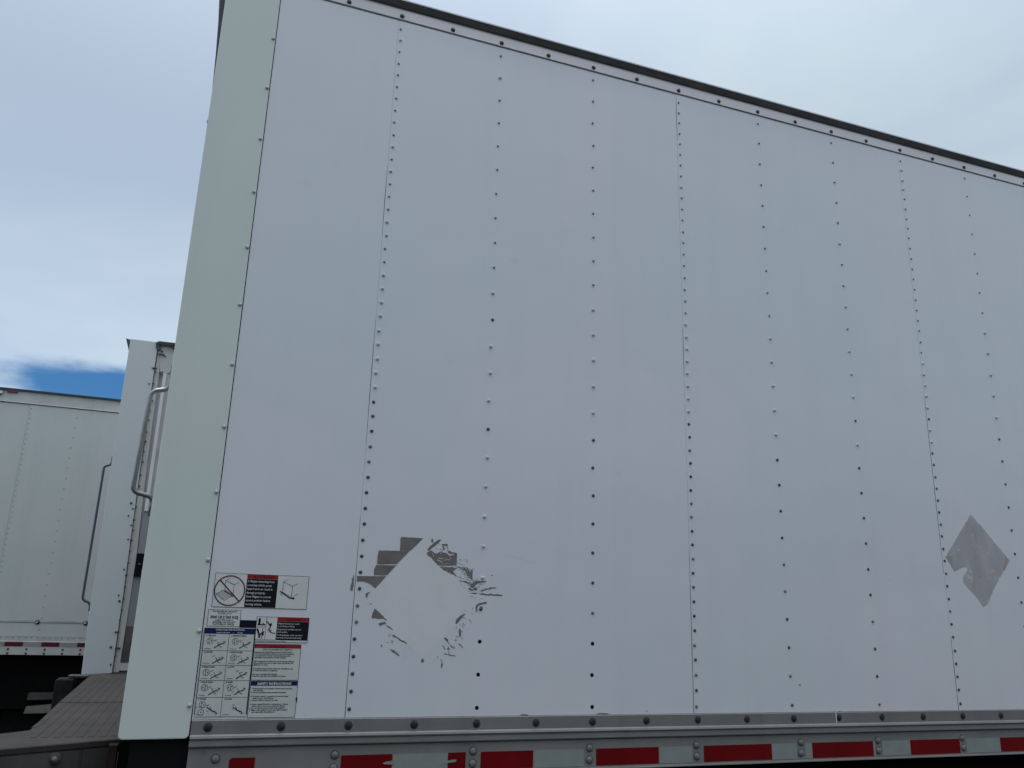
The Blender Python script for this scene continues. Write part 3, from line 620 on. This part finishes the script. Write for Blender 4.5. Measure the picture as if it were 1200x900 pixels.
# 4: crushing and falling warning
d = decal(-0.2975, -0.1435, 0.2355, 0.3085, M['paper'], 'white and black decal with red header showing crushing and falling figures')
block(-0.2375, -0.1440, 0.2420, 0.2960, M['ink'], d); block(-0.2375, -0.1440, 0.2965, 0.3082, M['redprint'], d, 'red_header')
text('WARNING', -0.190, 0.2984, 0.0090, M['maroon'], d, YT, 'CENTER', 0.02)
for i, (t, dz) in enumerate([('Liftgate hazards can result', 0), ('in crushing or falling.', 0), ('Keep hands and feet clear of', .0015), ('pinch points.', .0015), ('If riding liftgate, make sure feet', .003), ('and load are positioned safely.', .003)]):
    text(t, -0.2355, 0.2880 - 0.0076*i - dz, 0.0066, M['whiteink'], d, YT, sx=0.92, bold=0.0)
text('Read all decals and manuals before use of liftgate', -0.2950, 0.2372, 0.0050, M['ink'], d, YT, sx=0.9)
def fig(s):
    a, b2 = YT, YD+0.0002; L2 = lambda p, w: s.line(p, w, a, b2)
    L2([(-0.2975+0.0285, 0.2420), (-0.2690, 0.3085)], 0.0009); L2([(-0.2965, 0.2790), (-0.2690, 0.2795)], 0.0009); L2([(-0.2965, 0.2425), (-0.2380, 0.2425)], 0.0009)
    L2([(-0.2890, 0.3040), (-0.2895, 0.2870)], 0.0065); L2([(-0.2940, 0.2855), (-0.2720, 0.2855)], 0.0030); L2([(-0.2800, 0.2900), (-0.2720, 0.2860)], 0.002)
    L2([(-0.2935, 0.2740), (-0.2860, 0.2560), (-0.2850, 0.2480)], 0.0050); L2([(-0.2780, 0.2750), (-0.2780, 0.2450)], 0.0017)
    L2([(-0.2850, 0.2560), (-0.2730, 0.2660)], 0.0040); L2([(-0.2740, 0.2600), (-0.2770, 0.2550)], 0.004)
    L2([(-0.2680, 0.2960), (-0.2590, 0.2860), (-0.2560, 0.2770)], 0.0030); L2([(-0.2600, 0.2880), (-0.2520, 0.2900)], 0.0018)
    s.ring(-0.2555, 0.2855, 0.0020, 0.0030, a, b2, 8); L2([(-0.2560, 0.2790), (-0.2620, 0.2720), (-0.2560, 0.2660), (-0.2480, 0.2620), (-0.2395, 0.2620)], 0.0024)
    L2([(-0.2590, 0.2740), (-0.2520, 0.2680)], 0.0020)
pic(d, fig, M['ink'])

# 5: warning text, 6: safety instructions
def para(parent, x, z, x1, lines, size, m, lead):
    for t in lines:
        if t: text(t, x, z, size, m, parent, YT, sx=1.22 if len(t) < 46 else 1.02, bold=0.03)
        z -= lead
d = decal(-0.2960, -0.1605, 0.1285, 0.2300, M['paper_dull'], 'white text decal under a red header, between the figure decal and the safety instructions')
block(-0.2955, -0.1610, 0.2185, 0.2295, M['redprint'], d, 'red_header')
text('WARNING', -0.228, 0.2200, 0.0088, M['maroon'], d, YT, 'CENTER', 0.02); 
text('READ THIS INFORMATION CAREFULLY', -0.228, 0.2130, 0.0050, M['ink'], d, YT, 'CENTER', 0.02)
para(d, -0.2935, 0.2060, 0, ['Improper use of this liftgate can cause serious injury.', 'Do not use the liftgate unless you have been instructed', 'in its operation and have read and understood the', 'operating instructions on this vehicle.', '', 'Before operating the liftgate be certain that the platform', 'area, including the area in which loads may fall from the', 'platform, is clear.', '', 'If a problem seems evident while using this liftgate, stop', 'at once and have it repaired.', '', 'Do not overload this liftgate.', 'Keep this decal clean and readable at all times.'], 0.0050, M['ink'], 0.0052)
d = decal(-0.2950, -0.1600, 0.0250, 0.1255, M['paper_dull'], 'lowest white text decal headed SAFETY INSTRUCTIONS in a blue band')
block(-0.2955, -0.1610, 0.1130, 0.1252, M['navy'], d, 'blue_header')
text('SAFETY INSTRUCTIONS', -0.228, 0.1153, 0.0094, M['whiteink'], d, YT, 'CENTER', 0.02, sx=0.98)
para(d, -0.2920, 0.1035, 0, ['1. Read all decals and operation manual before operating', '    the liftgate.', '2. Do not use liftgate unless properly instructed.', '', '3. Be certain vehicle is properly and securely braked', '    before using the liftgate.', '4. Never allow a person to ride.', '', '5. Always inspect liftgate for maintenance or damage', '    before using it. Do not use a damaged liftgate.', '6. Do not overload. Load evenly on the platform.', '7. Make certain platform area is clear before opening', '    and operating the platform.'], 0.0050, M['ink'], 0.0054)
s = MB(); s.prism_xz([(-0.1625, 0.078), (-0.1595, 0.083), (-0.1575, 0.075), (-0.1585, 0.064), (-0.1610, 0.070)], YT-0.0003, 0); s.build('dirt_chip', M['gapm'], d)

# ------------------------------------------------------------------ lift platform behind the rear corner
top = -0.045
s = MB(); s.prism_xy([(-0.6360, 0.150), (-0.914, 0.0), (-1.12, -0.112), (-1.12, 0.155), (-0.968, 0.300), (-0.905, 0.365), (-0.935, 1.2), (-0.975, 2.690), (-0.6360, 2.690)], top-0.012, top)
pf = s.build('lift_platform', M['deck'], main, label='long dark steel liftgate deck along the rear of the truck', bevel=0.002)
for k in range(9):
    x = -0.648 - 0.0305*k
    y1 = 2.67; y0 = 0.20 if k < 8 else 0.42
    s = MB(); s.prism_xy([(x, y0), (x-0.017, y0), (x-0.017-0.028*k/9*0.9, y1), (x-0.028*k/9*0.9, y1)], top+0.0002, top+0.0010); s.build('tread_rib', M['deck'], pf)
for x, y in [(-0.86, 1.16)]:
    s = MB(); s.box(-0.93, -0.640, y, y+0.006, top+0.0003, top+0.0022); s.build('weld_seam', M['deck'], pf)
fr = [(-0.6360, 0.150), (-0.790, 0.067), (-0.914, 0.0), (-1.12, -0.112)]
def face(a, c, z0, z1, out_, name, m, parent, inset=0.0):
    d2 = Vector((c[0]-a[0], c[1]-a[1])).normalized(); n = Vector((d2.y, -d2.x)); n = n if n.y < 0 else -n
    A = Vector(a) + d2*inset; C = Vector(c) - d2*inset
    s = MB(); s.prism_xy([tuple(A), tuple(C), tuple(C+n*out_), tuple(A+n*out_)], z0, z1); return s.build(name, m, parent, bevel=0.0015)
face(fr[0], fr[3], top-0.30, top-0.0125, -0.02, 'front_plate', M['skirt'], pf)
face(fr[0], fr[3], top-0.0165, top-0.001, 0.006, 'edge_lip', M['deck'], pf)
f1 = face((-0.640, 0.148), (-0.727, 0.101), top-0.30, top-0.020, 0.004, 'skirt_panel', M['skirt'], pf, 0.002)
f2 = face((-0.731, 0.099), (-1.12, -0.112), top-0.30, top-0.020, 0.004, 'skirt_panel', M['skirt'], pf, 0.001)
s = MB(); s.dome(-0.788, 0.062, -0.082, 0.017, 0.010, 12); s.m = 1; s.dome(-0.788, 0.054, -0.082, 0.008, 0.006, 8); s.build('latch_bolt', [M['grime'], M['steel']], pf)
s = MB(); s.box(-0.6560, -0.6340, 0.055, 0.095, -0.40, -0.050); s.build('hinge_post', M['rust'], main, label='rusty brown hinge post under the rear corner')
s = MB(); s.box(-0.6300, -0.4465, 0.075, 0.095, -0.42, -0.032); s.build('rear_frame_post', M['black'], main)
s = MB(); s.box(-0.575, -0.488, 0.04, 0.074, -0.155, -0.119); s.build('frame_bracket', M['skirt'], main)
# far end: bracket and rubber bumper
s = MB(); s.box(-1.080, -0.980, 2.58, 2.69, top-0.010, top-0.002); s.build('deck_bracket', M['skirt'], pf)
s = MB(); s.box(-1.135, -1.045, 2.56, 2.70, -0.30, -0.063); s.build('bumper_block', M['block'], main, bevel=0.008)
# underbody
s = MB(); s.box(-0.43, X_END, 0.10, 0.16, -0.52, -0.135); s.build('side_beam', M['black'], main)
s = MB(); s.box(-0.55, X_END, 0.80, 0.90, -0.42, -0.05); s.build('chassis_rail', M['black'], main)
s = MB(); s.box(-0.55, X_END, 1.72, 1.82, -0.42, -0.05); s.build('chassis_rail', M['black'], main)
s = MB(); s.box(-0.60, -0.50, 0.10, 2.55, -0.60, -0.13); s.build('cross_beam', M['black'], main)
for x in (1.6, 6.6):
    for y in (0.18, 2.14): wheel(main, x, y, 0.26)
s = MB(); s.box(0.85, 0.87, 0.20, 0.78, -1.10, -0.15); s.build('mud_flap', M['rubber'], main)

# ================================================================== the truck behind it
T2 = 3.30
t2 = thing('box_truck', 'middle white box truck, only a narrow corner showing between its two neighbours', 'truck', (-0.9, T2, 0), 'box trucks parked side by side')
main['group'] = 'box trucks parked side by side'
def slab(pts, y0, y1, name, m, parent, label=None, bevel=0.0):
    s = MB(); s.prism_xz(pts, y0, y1); return s.build(name, m, parent, label=label, bevel=bevel)
c2 = slab([(-1.0890, -0.093), (-0.9150, -0.083), (-0.9185, 0.39), (-0.9300, 1.2), (-0.9360, 2.055), (-0.9400, 2.093), (-1.1160, 2.093), (-1.1150, 1.72), (-1.1010, 0.335)], T2-0.010, T2+0.03, 'corner_post', M['truck2'], t2, bevel=0.004)
slab([(-0.9135, -0.075), (-0.880, -0.075), (-0.8765, 0.62), (-0.895, 1.2), (-0.9050, 1.88), (-0.920, 2.075), (-0.9345, 2.06), (-0.9280, 1.2), (-0.9165, 0.39)], T2-0.002, T2+0.03, 'frame_strip', M['cream'], t2)
slab([(-0.9220, 2.078), (-0.9035, 1.889), (-0.872, 1.862), (-0.800, 1.920), (-0.30, 1.95), (-0.30, 2.078)], T2-0.004, T2+0.03, 'header_panel', M['cream'], t2)
# ribbed track sheet
ribs = [(-0.874, -0.853, 'ridge', .012), (-0.853, -0.826, 'ridge_dull', .004), (-0.826, -0.800, 'ridge', .012), (-0.800, -0.772, 'ridge_dull', .004), (-0.772, -0.75, 'ridge', .012)]
for a, c, m, pr in ribs:
    dx = 0.0
    slab([(a+0.004, 0.93), (c+0.004, 0.93), (c+(0.0 if a > -0.8 else -0.004), 1.90 if a > -0.85 else 1.872), (a-0.004, 1.876)], T2-pr+0.004, T2+0.03, 'rib', M[m], t2)
slab([(-0.8785, 0.20), (-0.70, 0.20), (-0.70, 0.929), (-0.872, 0.929)], T2+0.006, T2+0.03, 'lower_door_sheet', M['bluegrey'], t2, 'lower door sheet in the gap with a painted blue-grey reflection')  # reflection on the sheet painted in as blue-grey colour
slab([(-0.8790, -0.020), (-0.70, -0.020), (-0.70, 0.199), (-0.8785, 0.199)], T2+0.006, T2+0.03, 'kick_plate', M['brown'], t2)
slab([(-0.8790, -0.066), (-0.70, -0.066), (-0.70, -0.022), (-0.8790, -0.022)], T2-0.006, T2+0.03, 'sill_beam', M['cream'], t2)
slab([(-0.9100, -0.13), (-0.70, -0.13), (-0.70, -0.068), (-0.9100, -0.078)], T2-0.003, T2+0.03, 'sill_plate', M['brown'], t2)
lb = slab([(-0.8745, 0.508), (-0.8180, 0.506), (-0.8180, 0.655), (-0.8730, 0.655)], T2-0.020, T2+0.006, 'latch_box', M['gapm'], t2)
slab([(-0.858, 0.585), (-0.845, 0.585), (-0.845, 0.592), (-0.858, 0.592)], T2-0.024, T2-0.0195, 'latch_key', M['chrome'], lb)
slab([(-0.832, 0.510), (-0.8180, 0.510), (-0.8180, 0.560), (-0.832, 0.560)], T2-0.0225, T2-0.0195, 'latch_plate', M['silver'], lb)
slab([(-0.9390, 2.0945), (-0.9345, 2.070), (-0.30, 2.082), (-0.30, 2.102)], T2-0.030, T2+0.03, 'top_rail', M['seam'], t2)
slab([(-0.9520, 2.090), (-0.9140, 2.088), (-0.9160, 2.040), (-0.9300, 2.030), (-0.9480, 2.050)], T2-0.020, T2+0.0, 'corner_casting', M['visor'], t2)
slab([(-0.845, 2.083), (-0.812, 2.083), (-0.812, 2.052), (-0.843, 2.056)], T2-0.030, T2-0.004, 'marker_lamp', M['lamp'], t2, bevel=0.003)
s = MB(); s.prism_xz([(-1.1165, 2.008), (-1.1165, 2.093), (-1.1480, 2.100)], T2+0.02, T2+2.4); s.build('rear_visor', M['visor'], t2)
s = MB(); s.box(-1.075, 5.0, T2+0.032, T2+2.45, -0.10, 2.085); s.build('box_body', M['truck2'], t2)
RV2 = rivet_mesh('truck_screw', 0.0058, 0.006, M['grime'], 8)
RV2B = rivet_mesh('truck_screw_head', 0.0078, 0.009, M['visor'], 8)
sp = [(-0.962,1.094),(-0.922,1.089),(-0.955,0.975),(-0.922,0.952),(-0.939,0.938),(-0.96,0.892),(-0.924,0.868),(-0.935,0.832),(-0.92,0.802),(-0.94,0.74),(-0.921,0.737),(-0.92,0.667),(-0.919,0.591),(-0.937,0.55),(-0.92,0.515),(-0.917,0.444),(-0.946,0.388),(-0.916,0.368),(-0.937,0.353),(-0.915,0.298),(-0.917,0.237),(-0.923,0.164),(-0.946,0.073),(-0.9,0.067),(-0.915,0.017),(-0.931,-0.031),(-0.923,1.674),(-0.926,1.601),(-0.926,1.538),(-0.927,1.455),(-0.925,1.391),(-0.926,1.323),(-0.924,1.253),(-0.924,1.163),(-0.941,1.901),(-0.929,1.877),(-0.956,1.789),(-0.929,1.794),(-0.906,2.028),(-0.881,1.996),(-0.885,1.882),(-0.934,2.006)]
for i, (x, z) in enumerate(sp): place('screw', RV2B if i % 4 == 2 else RV2, x, T2-0.0105, z, t2)
for x, z, w in [(-0.938, 1.903, .026), (-0.925, 0.164, .022), (-0.905, 0.067, .026), (-0.905, 2.006, .03)]:
    s = MB(); s.box(x-w*.6, x+w*.6, T2-0.016, T2-0.006, z-0.004, z+0.004); s.build('hinge_strap', M['visor'], t2)
# dark joint between post and strip
s = MB(); s.prism_xz([(-0.9170, -0.10), (-0.9130, -0.10), (-0.9160, 0.39), (-0.9280, 1.2), (-0.9340, 2.05), (-0.9385, 2.05), (-0.9310, 1.2), (-0.9195, 0.39)], T2-0.0115, T2-0.0095); s.build('joint_seal', M['gapm'], t2)
s = MB(); s.tube(smooth_path([(-1.116, T2+0.06, 1.285), (-1.114, T2+0.06, 1.228), (-1.158, T2+0.06, 1.214), (-1.158, T2+0.06, 0.355), (-1.108, T2+0.06, 0.333), (-1.106, T2+0.06, 0.285)], 6, 0.02), 0.0080, 10); s.build('grab_handle', M['darktube'], t2)
s = MB(); s.box(-1.0, 5.0, T2+0.2, T2+0.3, -0.5, -0.11); s.build('chassis_rail', M['black'], t2)
s = MB(); s.box(-1.0, -0.9, T2+0.1, T2+2.3, -0.75, -0.17); s.build('cross_beam', M['black'], t2)
for x in (0.6, 4.2):
    for y in (T2+0.12, T2+2.05): wheel(t2, x, y, 0.26)

# ================================================================== the far truck
T3 = 6.40
t3 = thing('box_truck', 'farthest white box truck at the left, under the patch of blue sky', 'truck', (-1.9, T3, 0), 'box trucks parked side by side')
s = MB(); s.box(-3.40, 3.0, T3+0.012, T3+2.45, -0.10, 2.32); s.build('box_body', M['truck3'], t3)
e3 = [-3.44, -2.245, -1.026, 0.193, 1.412, 2.631, 3.0]
for a, c in zip(e3, e3[1:]):
    s = MB(); subdiv_sheet(s, a, c-0.002, 0.024, 2.2065, T3-0.0015, T3+0.001, 0.009, 20, 36, lambda x, z: 0.0012*math.sin(z*3+x*2)+0.0012); p3 = s.build('side_panel', M['truck3'], t3)
    if a == -2.245: pm = p3
s = MB()
for k in range(9):
    x = -2.230 - 0.4064*2 + 0.4064*k
    for j in range(42):
        if (k - 2) % 3 and j % 2: continue
        s.dome(x + random.gauss(0, .002), T3-0.0005, 0.085 + 0.0508*j, 0.0050, 0.005, 6)
for k in range(120): s.dome(-3.40 + 0.0508*k, T3-0.007, 0.0125, 0.0055, 0.005, 6)
s.build('rivet', M['fadedrivet'], t3, kind='stuff')
s = MB(); s.prism_yz([(T3-0.006, 2.2110), (T3-0.012, 2.2130), (T3-0.006, 2.222), (T3-0.006, 2.3280), (T3+0.012, 2.3280), (T3+0.012, 2.2110)], -3.42, 3.0); tr3 = s.build('header_panel', M['cream'], t3)
s = MB(); s.box(-3.42, 3.0, T3-0.004, T3+0.011, 2.2060, 2.2105); s.build('joint_seal', M['gapm'], t3)
s = MB(); s.box(-3.44, 3.0, T3-0.030, T3+2.47, 2.3290, 2.3460); s.build('top_rail', M['seam'], t3)
s = MB(); s.box(-2.465, -2.370, T3-0.028, T3-0.006, 2.305, 2.3285); s.build('marker_lamp', M['lamp'], t3, bevel=0.003)
s = MB(); s.box(-2.545, -2.505, T3-0.028, T3-0.006, 2.275, 2.3285); s.m = 1; s.box(-2.530, -2.500, T3-0.030, T3-0.0285, 2.285, 2.310); s.build('corner_fitting', [M['visor'], M['ridge']], t3)
# crease with side marker lamps
s = MB(); s.prism_yz([(T3-0.0020, 0.166), (T3-0.0045, 0.150), (T3-0.0020, 0.146), (T3+0.01, 0.142), (T3+0.01, 0.166)], -3.40, 3.0, 40, 0.0008); s.build('side_moulding', M['crease_tone'], t3)
for x in (-1.849, -1.440, -2.90):
    s = MB(); s.dome(x, T3-0.004, 0.152, 0.013, 0.012, 10, 0.022); s.m = 1; s.box(x-0.012, x+0.004, T3-0.022, T3-0.014, 0.146, 0.156); s.build('side_lamp', [M['visor'], M['ridge']], t3)
s = MB(); s.prism_yz([(T3-0.006, 0.0215), (T3-0.006, -0.020), (T3-0.010, -0.0225), (T3-0.010, -0.1400), (T3+0.011, -0.1400), (T3+0.011, 0.0215)], -3.42, 3.0); lr3 = s.build('lower_side_rail', M['cream'], t3)
for k in range(-4, 5):
    x = -2.085 + 0.301*k
    s = MB(); s.box(x, x+0.150, T3-0.0125, T3-0.0098, -0.0660, -0.0270); s.build('reflective_tape', M['maroon'], lr3, label='red strip of reflective tape')
    s = MB(); s.box(x+0.151, x+0.300, T3-0.0124, T3-0.0098, -0.0655, -0.0275); s.build('reflective_tape', M['dulltape'], lr3, label='silver strip of reflective tape')
RB3 = rivet_mesh('small_rail_bolt', 0.0105, 0.008, M['dark_metal'], 8)
for k in range(-9, 10):
    for z in (-0.0900, -0.1270): place('bolt', RB3, -1.750 + 0.1500*k, T3-0.0101, z, lr3)
# underbody; black box and panel added to darken the space beneath
s = MB(); s.box(-3.35, 3.0, T3+0.12, T3+0.30, -0.62, -0.12); s.build('side_beam', M['black'], t3)
s = MB(); s.box(-1.70, 0.4, T3+0.115, T3+0.60, -0.95, -0.13); s.build('dark_filler_box', M['black'], t3)
s = MB(); s.box(-3.35, 3.0, T3+1.7, T3+1.8, -0.62, -0.12); s.build('chassis_rail', M['black'], t3)
for x in (-2.15, -3.25, 1.8):
    for y in (T3+0.32, T3+1.95): wheel(t3, x, y, 0.30, 0.52)
s = MB(); s.box(-2.75, -1.55, T3+0.31, T3+0.33, -1.14, -0.60); s.build('dark_filler_panel', M['rubber'], t3)
slab([(-1.830, -0.536), (-1.622, -0.532), (-1.622, -0.476), (-1.826, -0.476)], T3+0.03, T3+0.11, 'lit_ground_bar', M['skirt'], t3, 'upper dark grey bar standing in for ground beneath the truck')  # both bars stand in for lit ground glimpsed beneath the truck
slab([(-1.838, -0.652), (-1.618, -0.648), (-1.622, -0.574), (-1.826, -0.594)], T3+0.03, T3+0.10, 'lit_ground_bar', M['concrete'], t3, 'lower beige bar standing in for lit ground beneath the truck')
